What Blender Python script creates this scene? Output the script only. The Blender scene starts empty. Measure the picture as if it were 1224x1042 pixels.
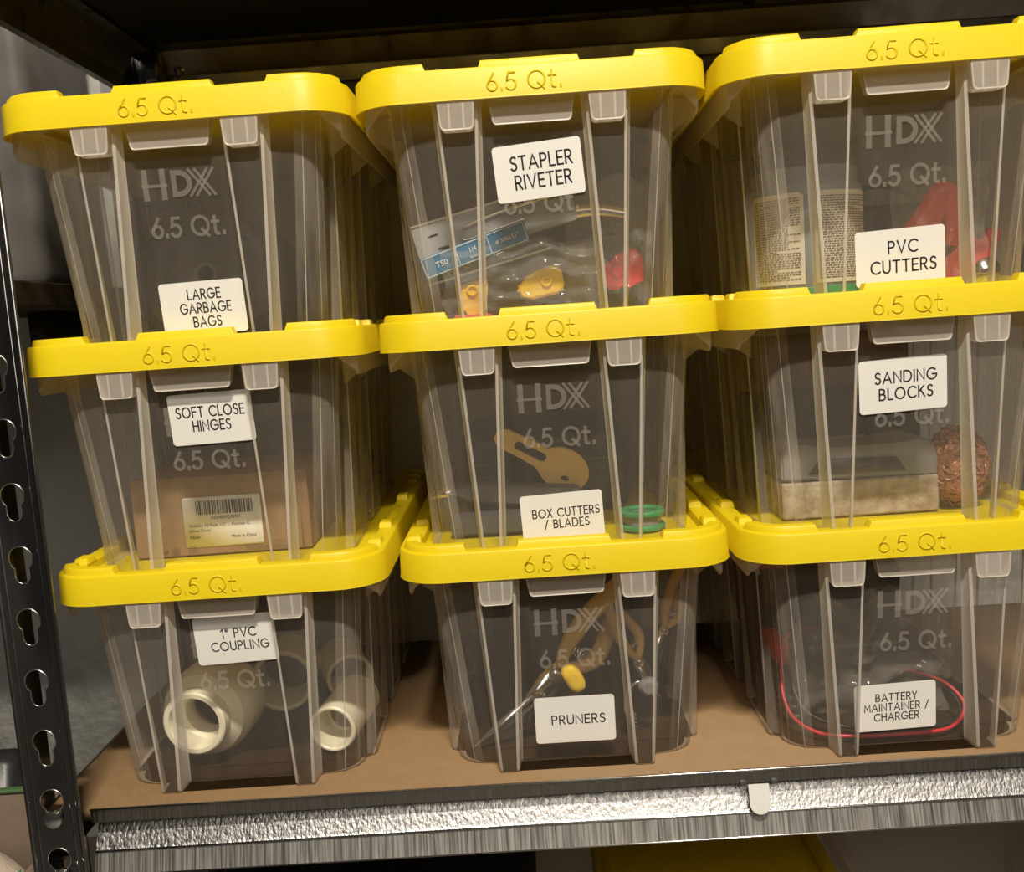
import bpy, bmesh, math, random
from mathutils import Vector, Matrix, noise
PI = math.pi
C = bpy.context.scene.collection
SC = bpy.context.scene
random.seed(7)

# ------------------------------------------------------------------ camera
cd = bpy.data.cameras.new('camera')
cam = bpy.data.objects.new('camera', cd); C.objects.link(cam); SC.camera = cam
ax_r = Vector((0.9977, 0.0069, -0.0677)); ax_d = Vector((-0.0664, -0.1207, -0.9905)); ax_f = Vector((-0.0150, 0.9927, -0.1199))
m = Matrix.Identity(4)
for i in range(3):
    m[i][0] = ax_r[i]; m[i][1] = -ax_d[i]; m[i][2] = -ax_f[i]
m[0][3], m[1][3], m[2][3] = -0.0171, -0.6006, 0.2898
cam.matrix_world = m
cd.sensor_fit = 'HORIZONTAL'; cd.sensor_width = 36; cd.lens = 1180 / 1224 * 36
cd.clip_start = .02; cd.clip_end = 50

# ------------------------------------------------------------------ light
w = bpy.data.worlds.new('room_ambient'); SC.world = w; w.use_nodes = True
w.node_tree.nodes['Background'].inputs[0].default_value = (1.0, .86, .68, 1)
w.node_tree.nodes['Background'].inputs[1].default_value = .035

def area(name, loc, target, sx, sy, power, col):
    l = bpy.data.lights.new(name, 'AREA'); l.shape = 'RECTANGLE'; l.size = sx; l.size_y = sy
    l.energy = power; l.color = col
    o = bpy.data.objects.new(name, l); C.objects.link(o); o.location = loc
    o.rotation_euler = (Vector(target) - Vector(loc)).to_track_quat('-Z', 'Y').to_euler()
    return o
area('ceiling_tube_light', (.10, -1.40, 2.25), (0, 0, .2), .45, .09, 86, (1.0, .90, .74))
area('front_fill_light', (.5, -2.6, 2.0), (0, 0, .2), 2.2, 1.0, 24, (1.0, .88, .72))  # added frontal fill for contents and metal, no fixture behind it
SC.view_settings.view_transform = 'Standard'; SC.view_settings.look = 'None'
SC.view_settings.exposure = 0; SC.view_settings.gamma = 1; SC.view_settings.use_curve_mapping = False
SC.cycles.transparent_max_bounces = 48
SC.cycles.max_bounces = 10

# ------------------------------------------------------------------ materials
def mat(name, col, rough=.5, metal=0, bump=None, var=None, spec=.5, trans=0, clear=0):
    """principled; bump=(scale,strength[,detail]); var=(scale, other colour); trans = share of translucent; clear = share of see-through"""
    M = bpy.data.materials.new(name); M.use_nodes = True
    nt = M.node_tree; N = nt.nodes; L = nt.links
    p = N['Principled BSDF']; out = N['Material Output']
    p.inputs['Base Color'].default_value = (*col, 1); p.inputs['Roughness'].default_value = rough
    p.inputs['Metallic'].default_value = metal; p.inputs['Specular IOR Level'].default_value = spec
    tc = N.new('ShaderNodeTexCoord')
    if var:
        n = N.new('ShaderNodeTexNoise'); n.inputs['Scale'].default_value = var[0]; n.inputs['Detail'].default_value = 5
        L.new(tc.outputs['Object'], n.inputs['Vector'])
        r = N.new('ShaderNodeValToRGB'); r.color_ramp.elements[0].position = .35; r.color_ramp.elements[1].position = .68
        r.color_ramp.elements[0].color = (*col, 1); r.color_ramp.elements[1].color = (*var[1], 1)
        L.new(n.outputs['Fac'], r.inputs['Fac']); L.new(r.outputs['Color'], p.inputs['Base Color'])
    if bump:
        n = N.new('ShaderNodeTexNoise'); n.inputs['Scale'].default_value = bump[0]; n.inputs['Detail'].default_value = bump[2] if len(bump) > 2 else 4
        L.new(tc.outputs['Object'], n.inputs['Vector'])
        b = N.new('ShaderNodeBump'); b.inputs['Strength'].default_value = bump[1]; b.inputs['Distance'].default_value = .002
        L.new(n.outputs['Fac'], b.inputs['Height']); L.new(b.outputs['Normal'], p.inputs['Normal'])
    last = p.outputs[0]
    if trans:
        t = N.new('ShaderNodeBsdfTranslucent'); t.inputs['Color'].default_value = (*col, 1)
        x = N.new('ShaderNodeMixShader'); x.inputs[0].default_value = trans
        L.new(last, x.inputs[1]); L.new(t.outputs[0], x.inputs[2]); last = x.outputs[0]
    if clear:
        t = N.new('ShaderNodeBsdfTransparent'); t.inputs['Color'].default_value = (.97, .965, .95, 1)
        x = N.new('ShaderNodeMixShader'); x.inputs[0].default_value = clear
        L.new(last, x.inputs[1]); L.new(t.outputs[0], x.inputs[2]); last = x.outputs[0]
    L.new(last, out.inputs['Surface'])
    return M

def zinc_mat(name, base, rough, vert, strength):
    """spangled / brushed galvanised steel"""
    M = bpy.data.materials.new(name); M.use_nodes = True
    nt = M.node_tree; N = nt.nodes; L = nt.links; p = N['Principled BSDF']
    p.inputs['Metallic'].default_value = 1; p.inputs['Base Color'].default_value = (*base, 1)
    tc = N.new('ShaderNodeTexCoord'); mp = N.new('ShaderNodeMapping'); L.new(tc.outputs['Object'], mp.inputs['Vector'])
    mp.inputs['Scale'].default_value = vert
    n = N.new('ShaderNodeTexNoise'); n.inputs['Scale'].default_value = 1; n.inputs['Detail'].default_value = 3
    L.new(mp.outputs[0], n.inputs['Vector'])
    r = N.new('ShaderNodeMapRange'); r.inputs['From Min'].default_value = .3; r.inputs['From Max'].default_value = .7
    r.inputs['To Min'].default_value = max(.05, rough - .12); r.inputs['To Max'].default_value = rough + .15
    L.new(n.outputs['Fac'], r.inputs['Value']); L.new(r.outputs[0], p.inputs['Roughness'])
    b = N.new('ShaderNodeBump'); b.inputs['Strength'].default_value = strength; b.inputs['Distance'].default_value = .001
    L.new(n.outputs['Fac'], b.inputs['Height']); L.new(b.outputs[0], p.inputs['Normal'])
    return M

YEL = mat('yellow_lid_plastic', (.93, .775, .018), .42, bump=(160, .05), var=(9, (.91, .745, .014)), trans=.38, spec=.4)
def streaky(name, col, lo, hi, rough=.24, trans=.35):
    """clear plastic whose moulded wall thickness varies in vertical flow streaks"""
    M = mat(name, col, rough, bump=(40, .05), trans=trans, clear=.8)
    nt = M.node_tree; N = nt.nodes; L = nt.links
    mixn = [n for n in N if n.type == 'MIX_SHADER'][-1]
    tc = N.new('ShaderNodeTexCoord'); mp = N.new('ShaderNodeMapping'); mp.inputs['Scale'].default_value = (95, 95, 5)
    L.new(tc.outputs['Object'], mp.inputs['Vector'])
    n = N.new('ShaderNodeTexNoise'); n.inputs['Scale'].default_value = 1; n.inputs['Detail'].default_value = 2; L.new(mp.outputs[0], n.inputs['Vector'])
    r = N.new('ShaderNodeMapRange'); r.inputs['From Min'].default_value = .32; r.inputs['From Max'].default_value = .68
    r.inputs['To Min'].default_value = lo; r.inputs['To Max'].default_value = hi
    L.new(n.outputs['Fac'], r.inputs['Value']); L.new(r.outputs[0], mixn.inputs[0])
    return M
CLEAR = streaky('clear_polypropylene', (.80, .73, .65), .865, .90)
HAZY = streaky('hazy_polypropylene', (.80, .73, .65), .62, .86)
BASEP = mat('base_polypropylene', (.66, .58, .48), .35, trans=.3, clear=.30)
THICK = mat('thick_polypropylene', (.86, .81, .74), .25, trans=.4, clear=.22)
MID = mat('milky_polypropylene', (.84, .79, .74), .25, trans=.4, clear=.46)
EMB = mat('embossed_polypropylene', (.84, .80, .75), .3, trans=.3, clear=.79)
WHITE = mat('white_label_paper', (.86, .85, .82), .45)
INK = mat('black_print', (.015, .015, .018), .5)
GREYINK = mat('grey_print', (.16, .12, .09), .6)
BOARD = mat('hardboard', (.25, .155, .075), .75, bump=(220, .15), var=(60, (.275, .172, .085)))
STEEL = zinc_mat('post_steel', (.24, .24, .25), .24, (30, 30, 6), .12)
ZINC = zinc_mat('spangled_zinc', (.36, .36, .37), .32, (520, 520, 170), .5)
BRUSH = zinc_mat('brushed_zinc', (.55, .54, .52), .42, (900, 60, 8), .12)
SMOOTHZ = zinc_mat('smooth_zinc', (.40, .37, .32), .36, (60, 60, 20), .06)
LIPM = zinc_mat('brushed_zinc_lip', (.42, .40, .37), .30, (700, 60, 20), .25)
HOLEEDGE = mat('cut_steel_edge', (.75, .75, .74), .25, 1)
WALLM = mat('white_drywall', (.62, .62, .60), .85, bump=(38, .9, 6))
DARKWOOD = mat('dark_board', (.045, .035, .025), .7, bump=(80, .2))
CREAM = mat('cream_pvc', (.88, .83, .66), .35)
BLACKBAG = mat('dark_grey_film', (.020, .023, .031), .38, bump=(55, .8, 5))
BLACKP = mat('black_plastic', (.022, .022, .024), .4, bump=(120, .1))
DGREY = mat('dark_grey_plastic', (.075, .075, .08), .45)
MGREY = mat('mid_grey_plastic', (.24, .24, .25), .4)
CARD = mat('brown_cardboard', (.27, .165, .085), .75, var=(30, (.30, .19, .10)), bump=(150, .1))
BLUE = mat('blue_print', (.03, .17, .34), .4)
YOBJ = mat('yellow_tool_plastic', (.88, .60, .04), .35)
REDP = mat('red_tool_plastic', (.72, .035, .03), .35)
PINK = mat('crimson_plastic', (.75, .03, .08), .3)
CHROME = mat('bright_steel', (.72, .72, .74), .2, 1)
MUST = mat('mustard_grip', (.60, .38, .08), .45)
TAN = mat('tan_plywood', (.66, .44, .15), .6, var=(60, (.72, .50, .2)))
GREEN = mat('green_plastic', (.05, .28, .11), .35)
COPPER = mat('copper_wool', (.42, .20, .12), .4, .35, bump=(300, 1, 2))
FILM = mat('clear_film', (.85, .83, .78), .08, bump=(30, .7, 4), trans=.2, clear=.86, spec=1)
GREYBOX = mat('grey_case_plastic', (.17, .16, .155), .5)
SHADECARD = mat('shaded_cardboard', (.12, .085, .06), .8, var=(30, (.15, .11, .08)), bump=(150, .1))  # darker copy of the brown cardboard, shade put into the colour
SHADEGREEN = mat('shaded_green_edge', (.06, .13, .05), .5)  # green toned down, the tray's shade put into the colour
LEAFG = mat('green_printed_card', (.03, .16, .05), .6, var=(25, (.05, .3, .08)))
STONE = mat('beige_burlap', (.50, .42, .34), .9, bump=(200, .5))
CORK = mat('worn_cork', (.30, .22, .15), .85, var=(120, (.5, .44, .36)), bump=(200, .5))
BROWNRED = mat('dark_red_leather', (.16, .05, .035), .6, bump=(40, .4))
FLOORM = mat('concrete_floor', (.22, .21, .20), .8, var=(6, (.28, .27, .25)), bump=(40, .2))

# ------------------------------------------------------------------ helpers
def auto_sharp(bm, deg=32):
    for f in bm.faces: f.smooth = True
    for e in bm.edges:
        e.smooth = not (len(e.link_faces) == 2 and e.calc_face_angle(0) > math.radians(deg))

def obj(name, bm, m, parent=None, deg=32, loc=None):
    if deg: auto_sharp(bm, deg)
    me = bpy.data.meshes.new(name); bm.to_mesh(me); bm.free()
    for x in (m if isinstance(m, (list, tuple)) else [m]): me.materials.append(x)
    o = bpy.data.objects.new(name, me); C.objects.link(o)
    if parent: o.parent = parent
    if loc: o.location = loc
    return o

def tag(o, label, cat, group=None, kind=None):
    o['label'] = label; o['category'] = cat
    if group: o['group'] = group
    if kind: o['kind'] = kind
    return o

def thing(name, label, cat, loc=(0, 0, 0), rot=(0, 0, 0), group=None):
    o = bpy.data.objects.new(name, None); C.objects.link(o); o.empty_display_size = .02
    o.location = loc; o.rotation_euler = rot
    return tag(o, label, cat, group)

def struct(name, bm, m, deg=32):
    o = obj(name, bm, m, None, deg); o['kind'] = 'structure'; return o

def box(bm, x0, x1, y0, y1, z0, z1, bev=0, seg=2, M=None, mi=0):
    vs = [bm.verts.new((x, y, z)) for x in (x0, x1) for y in (y0, y1) for z in (z0, z1)]
    fs = [bm.faces.new([vs[i] for i in q]) for q in ((0, 1, 3, 2), (4, 6, 7, 5), (0, 4, 5, 1), (2, 3, 7, 6), (0, 2, 6, 4), (1, 5, 7, 3))]
    for f in fs: f.material_index = mi
    if bev:
        es = list({e for f in fs for e in f.edges})
        r = bmesh.ops.bevel(bm, geom=es, offset=bev, segments=seg, affect='EDGES', profile=.5)
        vs = list({v for f in r['faces'] for v in f.verts} | {v for v in vs if v.is_valid})
    if M: bmesh.ops.transform(bm, matrix=M, verts=vs)
    return vs

def nb(): return bmesh.new()

def bxo(name, dims, m, parent=None, bev=0, seg=2, deg=32):
    bm = nb(); box(bm, *dims, bev, seg); return obj(name, bm, m, parent, deg)

def lathe(bm, prof, n=32, M=None, mi=0, close=True):
    """profile [(r, z)] about local z"""
    rings = []
    for r, z in prof:
        rings.append([bm.verts.new((r * math.cos(2 * PI * i / n), r * math.sin(2 * PI * i / n), z)) for i in range(n)] if r > 1e-6 else [bm.verts.new((0, 0, z))])
    vs = [v for q in rings for v in q]
    pairs = list(zip(rings, rings[1:]))
    if close and len(rings[0]) > 1 and len(rings[-1]) > 1: pairs.append((rings[-1], rings[0]))
    for a, b in pairs:
        for i in range(n):
            j = (i + 1) % n
            if len(a) == 1 and len(b) == 1: continue
            if len(a) == 1: f = bm.faces.new((a[0], b[j], b[i]))
            elif len(b) == 1: f = bm.faces.new((a[i], a[j], b[0]))
            else: f = bm.faces.new((a[i], a[j], b[j], b[i]))
            f.material_index = mi
    if M: bmesh.ops.transform(bm, matrix=M, verts=vs)
    return vs

def tube(bm, pts, r, n=8, closed=False):
    pts = [Vector(p) for p in pts]; rings = []; k = len(pts)
    rr = r if isinstance(r, (list, tuple)) else [r] * k
    up = Vector((0, 0, 1)); prev = None
    for i, p in enumerate(pts):
        a = pts[(i - 1) % k] if (closed or i) else p
        b = pts[(i + 1) % k] if (closed or i < k - 1) else p
        t = (b - a).normalized()
        if prev is None:
            s = t.cross(up)
            if s.length < .1: s = t.cross(Vector((1, 0, 0)))
        else: s = prev - t * prev.dot(t)
        s.normalize(); prev = s; u = t.cross(s)
        rings.append([bm.verts.new(p + rr[i] * (math.cos(2 * PI * j / n) * s + math.sin(2 * PI * j / n) * u)) for j in range(n)])
    for i in range(k if closed else k - 1):
        a, b = rings[i], rings[(i + 1) % k]
        for j in range(n): bm.faces.new((a[j], a[(j + 1) % n], b[(j + 1) % n], b[j]))
    if not closed: bm.faces.new(list(reversed(rings[0]))); bm.faces.new(rings[-1])

def spline(P, n=8):
    P = [Vector(p) for p in P]; out = []
    for i in range(len(P) - 1):
        a = P[max(i - 1, 0)]; b = P[i]; c = P[i + 1]; d = P[min(i + 2, len(P) - 1)]
        for k in range(n):
            t = k / n
            out.append(.5 * ((2 * b) + (c - a) * t + (2 * a - 5 * b + 4 * c - d) * t * t + (3 * b - a - 3 * c + d) * t ** 3))
    return out + [P[-1]]

def prism(bm, outline, y0, y1, M=None, holes=()):
    """outline in xz, extruded along y"""
    if holes:
        cu = bpy.data.curves.new('tmp', 'CURVE'); cu.dimensions = '2D'; cu.fill_mode = 'BOTH'; cu.extrude = abs(y1 - y0) / 2
        for pl in [outline] + list(holes):
            s = cu.splines.new('POLY'); s.points.add(len(pl) - 1); s.use_cyclic_u = True
            for i, (x, z) in enumerate(pl): s.points[i].co = (x, z, 0, 1)
        o = bpy.data.objects.new('tmp', cu); C.objects.link(o)
        me = bpy.data.meshes.new_from_object(o.evaluated_get(bpy.context.evaluated_depsgraph_get()))
        bpy.data.objects.remove(o)
        n0 = len(bm.verts); bm.from_mesh(me); bpy.data.meshes.remove(me); bm.verts.ensure_lookup_table()
        vs = bm.verts[n0:]
        R = Matrix.Translation((0, (y0 + y1) / 2, 0)) @ Matrix.Rotation(PI / 2, 4, 'X')
        bmesh.ops.transform(bm, matrix=(M @ R if M else R), verts=vs)
        bmesh.ops.remove_doubles(bm, verts=vs, dist=1e-6)
        return vs
    a = [bm.verts.new((x, y0, z)) for x, z in outline]; b = [bm.verts.new((x, y1, z)) for x, z in outline]
    bm.faces.new(a); bm.faces.new(list(reversed(b)))
    k = len(a)
    for i in range(k): bm.faces.new((a[i], b[i], b[(i + 1) % k], a[(i + 1) % k]))
    if M: bmesh.ops.transform(bm, matrix=M, verts=a + b)
    return a + b

def rrect(x0, x1, z0, z1, r, n=5):
    o = []
    for cx, cz, a in ((x1 - r, z1 - r, 0), (x0 + r, z1 - r, 90), (x0 + r, z0 + r, 180), (x1 - r, z0 + r, 270)):
        for i in range(n + 1):
            t = math.radians(a + 90 * i / n); o.append((cx + r * math.cos(t), cz + r * math.sin(t)))
    return o

def ell(cx, cz, rx, rz, n=24): return [(cx + rx * math.cos(2 * PI * i / n), cz + rz * math.sin(2 * PI * i / n)) for i in range(n)]

def T(x, y, z, rx=0, ry=0, rz=0, s=1):
    from mathutils import Euler
    return Matrix.Translation((x, y, z)) @ Euler((math.radians(rx), math.radians(ry), math.radians(rz))).to_matrix().to_4x4() @ Matrix.Scale(s, 4)

# ------------------------------------------------------------------ stroke lettering
def arc(cx, cy, rx, ry, a0, a1, n=12):
    return [(cx + rx * math.cos(math.radians(a0 + (a1 - a0) * i / n)), cy + ry * math.sin(math.radians(a0 + (a1 - a0) * i / n))) for i in range(n + 1)]
G = {
 'A': (.84, [[(0, 0), (.42, 1), (.84, 0)], [(.14, .32), (.70, .32)]]),
 'B': (.60, [[(0, 0), (0, 1), (.28, 1)] + arc(.28, .76, .25, .24, 90, -90) + [(0, .52)], [(.28, .52)] + arc(.30, .26, .30, .26, 90, -90) + [(0, 0)]]),
 'C': (.84, [arc(.5, .5, .5, .5, 48, 312, 22)]),
 'D': (.78, [[(0, 0), (0, 1), (.3, 1)] + arc(.3, .5, .48, .5, 90, -90, 16) + [(0, 0)]]),
 'E': (.50, [[(.5, 1), (0, 1), (0, 0), (.5, 0)], [(0, .52), (.45, .52)]]),
 'F': (.50, [[(.5, 1), (0, 1), (0, 0)], [(0, .52), (.44, .52)]]),
 'G': (.96, [arc(.5, .5, .5, .5, 48, 350, 24) + [(.98, .47), (.56, .47)]]),
 'H': (.68, [[(0, 0), (0, 1)], [(.68, 0), (.68, 1)], [(0, .52), (.68, .52)]]),
 'I': (.02, [[(0, 0), (0, 1)]]),
 'K': (.60, [[(0, 0), (0, 1)], [(.56, 1), (.02, .48)], [(.2, .62), (.62, 0)]]),
 'L': (.46, [[(0, 1), (0, 0), (.46, 0)]]),
 'M': (.84, [[(0, 0), (.06, 1), (.42, .3), (.78, 1), (.84, 0)]]),
 'N': (.72, [[(0, 0), (0, 1), (.72, 0), (.72, 1)]]),
 'O': (1.0, [arc(.5, .5, .5, .5, 0, 360, 28)]),
 'P': (.54, [[(0, 0), (0, 1), (.27, 1)] + arc(.27, .74, .27, .26, 90, -90) + [(0, .48)]]),
 'Q': (1.0, [arc(.5, .5, .5, .5, 0, 360, 28), [(.6, .3), (.95, -.05)]]),
 'R': (.58, [[(0, 0), (0, 1), (.27, 1)] + arc(.27, .74, .27, .26, 90, -90) + [(0, .48)], [(.25, .48), (.58, 0)]]),
 'S': (.54, [arc(.29, .76, .24, .24, 35, 250, 12) + arc(.27, .26, .27, .26, 70, -145, 12)]),
 'T': (.62, [[(0, 1), (.62, 1)], [(.31, 1), (.31, 0)]]),
 'U': (.66, [[(0, 1), (0, .33)] + arc(.33, .33, .33, .33, 180, 360, 14) + [(.66, 1)]]),
 'V': (.76, [[(0, 1), (.38, 0), (.76, 1)]]),
 'X': (.64, [[(0, 0), (.62, 1)], [(.02, 1), (.64, 0)]]),
 'Y': (.66, [[(0, 1), (.33, .48), (.66, 1)], [(.33, .48), (.33, 0)]]),
 '/': (.46, [[(0, -.1), (.46, 1.05)]]),
 '1': (.30, [[(.0, .8), (.24, 1), (.24, 0)]]),
 '"': (.22, [[(0, 1), (.03, .72)], [(.22, 1), (.19, .72)]]),
 '6': (.58, [arc(.3, .3, .29, .3, 0, 360, 20), [(.05, .43), (.40, 1)]]),
 '5': (.56, [[(.50, 1), (.12, 1), (.06, .56)] + arc(.26, .31, .30, .31, 110, -145, 14)]),
 't': (.40, [[(.17, .95), (.17, .14)] + arc(.30, .14, .13, .14, 180, 290, 5), [(0, .68), (.38, .68)]]),
 '.': (.10, [[(.05, .0), (.05, .11)]]),
 ' ': (.26, [])}
def text_w(s, gap=.2): return sum(G[c][0] + gap for c in s) - gap

def ribbon(bm, pl, w, h, put):
    """flat stroke of width w raised by h; put maps (x, y, height) to a point"""
    P = [Vector((p[0], p[1])) for p in pl]
    closed = len(P) > 3 and (P[0] - P[-1]).length < 1e-6
    if closed: P = P[:-1]
    k = len(P); L = []; R = []
    for i in range(k):
        d0 = (P[i] - P[i - 1]) if (i or closed) else (P[1] - P[0])
        d1 = (P[(i + 1) % k] - P[i]) if (i < k - 1 or closed) else d0
        if d0.length < 1e-9: d0 = d1
        if d1.length < 1e-9: d1 = d0
        d0.normalize(); d1.normalize()
        n0 = Vector((-d0.y, d0.x)); n1 = Vector((-d1.y, d1.x)); n = n0 + n1
        if n.length < .3: n = n0
        n.normalize(); sc = min(1 / max(n.dot(n0), .35), 2.0)
        p = P[i].copy()
        if not closed and i == 0: p -= d1 * w * .5
        if not closed and i == k - 1: p += d0 * w * .5
        L.append(p + n * w * .5 * sc); R.append(p - n * w * .5 * sc)
    lt = [bm.verts.new(put(v.x, v.y, h)) for v in L]; rt = [bm.verts.new(put(v.x, v.y, h)) for v in R]
    if h > .0002:
        lb = [bm.verts.new(put(v.x, v.y, 0)) for v in L]; rb = [bm.verts.new(put(v.x, v.y, 0)) for v in R]
    for i in range(k if closed else k - 1):
        j = (i + 1) % k
        bm.faces.new((lt[i], rt[i], rt[j], lt[j]))
        if h > .0002:
            bm.faces.new((lb[i], lt[i], lt[j], lb[j])); bm.faces.new((rt[i], rb[i], rb[j], rt[j]))

def write(bm, s, cx, cz, cap, put, w=.1, h=.0001, gap=.2, xs=1.0):
    tw = text_w(s, gap) * cap * xs; x = cx - tw / 2
    for c in s:
        gw, st = G[c]
        for pl in st:
            ribbon(bm, [(x + p[0] * cap * xs, cz + (p[1] - .5) * cap) for p in pl], w * cap, h, put)
        x += (gw + gap) * cap * xs

def font_mesh(bm, s, size, M, align='CENTER'):
    """small printed words in the built-in font, lying in xz facing -y"""
    cu = bpy.data.curves.new('tmp', 'FONT'); cu.body = s; cu.size = size; cu.align_x = align; cu.align_y = 'CENTER'; cu.resolution_u = 2
    o = bpy.data.objects.new('tmp', cu); C.objects.link(o)
    me = bpy.data.meshes.new_from_object(o.evaluated_get(bpy.context.evaluated_depsgraph_get()))
    bpy.data.objects.remove(o)
    n0 = len(bm.verts); bm.from_mesh(me); bpy.data.meshes.remove(me); bm.verts.ensure_lookup_table()
    bmesh.ops.transform(bm, matrix=M @ Matrix.Rotation(PI / 2, 4, 'X'), verts=bm.verts[n0:])

# ------------------------------------------------------------------ setting
SHELF_Z = -.004
bm = nb(); box(bm, -2.2, 2.2, .345, .40, -1.0, 2.3); struct('wall_back', bm, WALLM)
bm = nb(); box(bm, -2.2, 2.2, -2.6, .40, -1.05, -1.0); struct('floor', bm, FLOORM)

# ------------------------------------------------------------------ shelving unit
XL, XR = -.3438, .60
unit = thing('shelving_unit', 'galvanised steel shelving unit with keyhole posts and brown hardboard shelves', 'shelving unit', (0, 0, SHELF_Z))
def keyhole(cx, cz):
    o = arc(cx, cz, .0073, .0073, -52, 232, 18)
    return o + [(cx - .0045, cz - .0112)] + arc(cx, cz - .0114, .0043, .0043, 180, 360, 8) + [(cx + .0045, cz - .0112)]
def post(x0, x1, yf, dirn, name='upright_post'):
    """angle post: face plate with keyholes, return flange, rolled edges. dirn +1: flange goes back"""
    bm = nb()
    zs = [.1693 + .0386 * k for k in range(-29, 22)]
    cx = (x0 + x1) / 2
    prism(bm, rrect(x0 + .0015, x1 - .0015, -.99, 1.0, .001, 2), yf, yf + .0014 * dirn, holes=[keyhole(cx, z) for z in zs])
    fx = x0 if x0 < 0 else x1 - .0014
    a, b = sorted((yf, yf + .034 * dirn)); box(bm, fx, fx + .0014, a, b, -.99, 1.0)
    for xx in (x0 + .0015, x1 - .0015, x0 + .006, x1 - .0058):
        tube(bm, [(xx, yf + (.0008 if xx in (x0 + .0015, x1 - .0015) else .0006) * dirn, -.99), (xx, yf + (.0008 if xx in (x0 + .0015, x1 - .0015) else .0006) * dirn, 1.0)],
             .0015 if xx in (x0 + .0015, x1 - .0015) else .0009, 8)
    p = obj(name, bm, STEEL, unit)
    bm = nb()
    for z in zs:
        if -.1 < z < .6:
            kh = keyhole(cx, z); tube(bm, [(q[0], yf - .0001 * dirn, q[1]) for q in kh], .00035, 5, True)
    r = obj('keyhole_rims', bm, HOLEEDGE, p); r['kind'] = 'stuff'
    return p
post(XL, XL + .034, -.0205, 1)
post(XR - .034, XR, -.0205, 1)
post(XL, XL + .034, .303, -1)
post(XR - .034, XR, .303, -1)
for z in (.0149 - .0115, .0149 - .0386 - .0115):
    for x in (XL + .017, XR - .017):
        bm = nb(); lathe(bm, [(0, -.0028), (.004, -.0026), (.0056, -.0018), (.006, 0), (.0045, .0005), (.0035, .005), (0, .005)], 20, T(x, -.0215, z, -90), close=False)
        obj('rivet', bm, CHROME, unit)
# beam profile (outward depth, height) relative to the shelf's top edge
def beam(name, z, place, length, m_):
    """place(u, out, h) -> point; u runs along the beam"""
    prof = [(0, .0005), (.0, -.0085), (-.0105, -.0090), (-.0115, -.0098), (-.0018, -.0262), (-.0007, -.0278), (.0, -.0284), (-.0006, -.0292), (.0016, -.0360), (.0038, -.0422), (.0030, -.0430), (-.0010, -.0420)]
    bm = nb(); rows = []
    n = 24
    inner = [(p[0] - .0012, p[1]) for p in prof]
    full = prof + list(reversed(inner[3:])) + [(-.0130, -.0105), (-.026, -.0105), (-.026, -.0078), (-.0012, -.0078), (-.0012, .0005)]
    for i in range(n + 1):
        rows.append([bm.verts.new(place(length * i / n, o_, z + h_)) for o_, h_ in full])
    for a, b in zip(rows, rows[1:]):
        for j in range(len(full)):
            k = (j + 1) % len(full); bm.faces.new((a[j], a[k], b[k], b[j]))
            f = bm.faces[-1] if False else None
    bm.faces.new(rows[0]); bm.faces.new(list(reversed(rows[-1])))
    bm.faces.ensure_lookup_table()
    nf = len(full)
    for i in range(n):
        for j in (0, 1): bm.faces[i * nf + j].material_index = 1
        for j in (7, 8, 9, 10): bm.faces[i * nf + j].material_index = 2 % len(m_)
    bmesh.ops.recalc_face_normals(bm, faces=bm.faces)
    return obj(name, bm, m_, unit, 20)
x0b, x1b = XL + .034, XR - .034
U0 = .549
for z in (0, U0, -.36):
    b = beam('front_beam', z, lambda u, o_, h_: (x0b - .001 + u, -.0062 - o_, h_), x1b - x0b + .002, [ZINC, LIPM, BRUSH])
    bm = nb(); tube(bm, [(x0b - .001, -.0068, z + .0004), (x1b + .001, -.0068, z + .0004)], .0007, 8); obj('highlight_bead', bm, HOLEEDGE, b)  # bright beads added along the beam edges to draw their highlight lines
    bm = nb(); tube(bm, [(x0b - .001, -.0056, z - .0284), (x1b + .001, -.0056, z - .0284)], .0008, 8); obj('highlight_bead', bm, HOLEEDGE, b)
    bm = nb(); tube(bm, [(x0b - .001, -.0098, z - .0426), (x1b + .001, -.0098, z - .0426)], .0006, 8); obj('highlight_bead', bm, HOLEEDGE, b)
    if z == 0:
        bm = nb(); prism(bm, [(-.0065, .012), (.0065, .012), (.0065, 0)] + arc(0, 0, .0065, .0065, 0, -180, 12)[1:], -.0010, -.0002, T(.1145, -.0085, -.0215, -16))
        obj('lock_tab', bm, mat('bright_zinc_tab', (.88, .88, .86), .4, .25), b)
        bm = nb()
        for dx in (-.0098, .0098): box(bm, .1145 + dx - .002, .1145 + dx + .002, -.0076, -.0060, -.0098, -.0064, .0006)
        obj('slot_clip', bm, DGREY, b)
    beam('rear_beam', z, lambda u, o_, h_: (x0b - .001 + u, .289 + o_, h_), x1b - x0b + .002, [SMOOTHZ, SMOOTHZ])
    beam('side_beam', z, lambda u, o_, h_: (XL + .0016 - o_, .011 + u, h_), .262, [SMOOTHZ, SMOOTHZ])
    beam('side_beam', z, lambda u, o_, h_: (XR - .0016 + o_, .011 + u, h_), .262, [SMOOTHZ, SMOOTHZ])
    bxo('shelf_board', (XL + .0035, XR - .0035, -.0048, .2860 if z < .5 else .344, z - .0075, z), BOARD if z < .5 else DARKWOOD, unit)  # upper board deepened to the wall to block light through the rear gap
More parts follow.
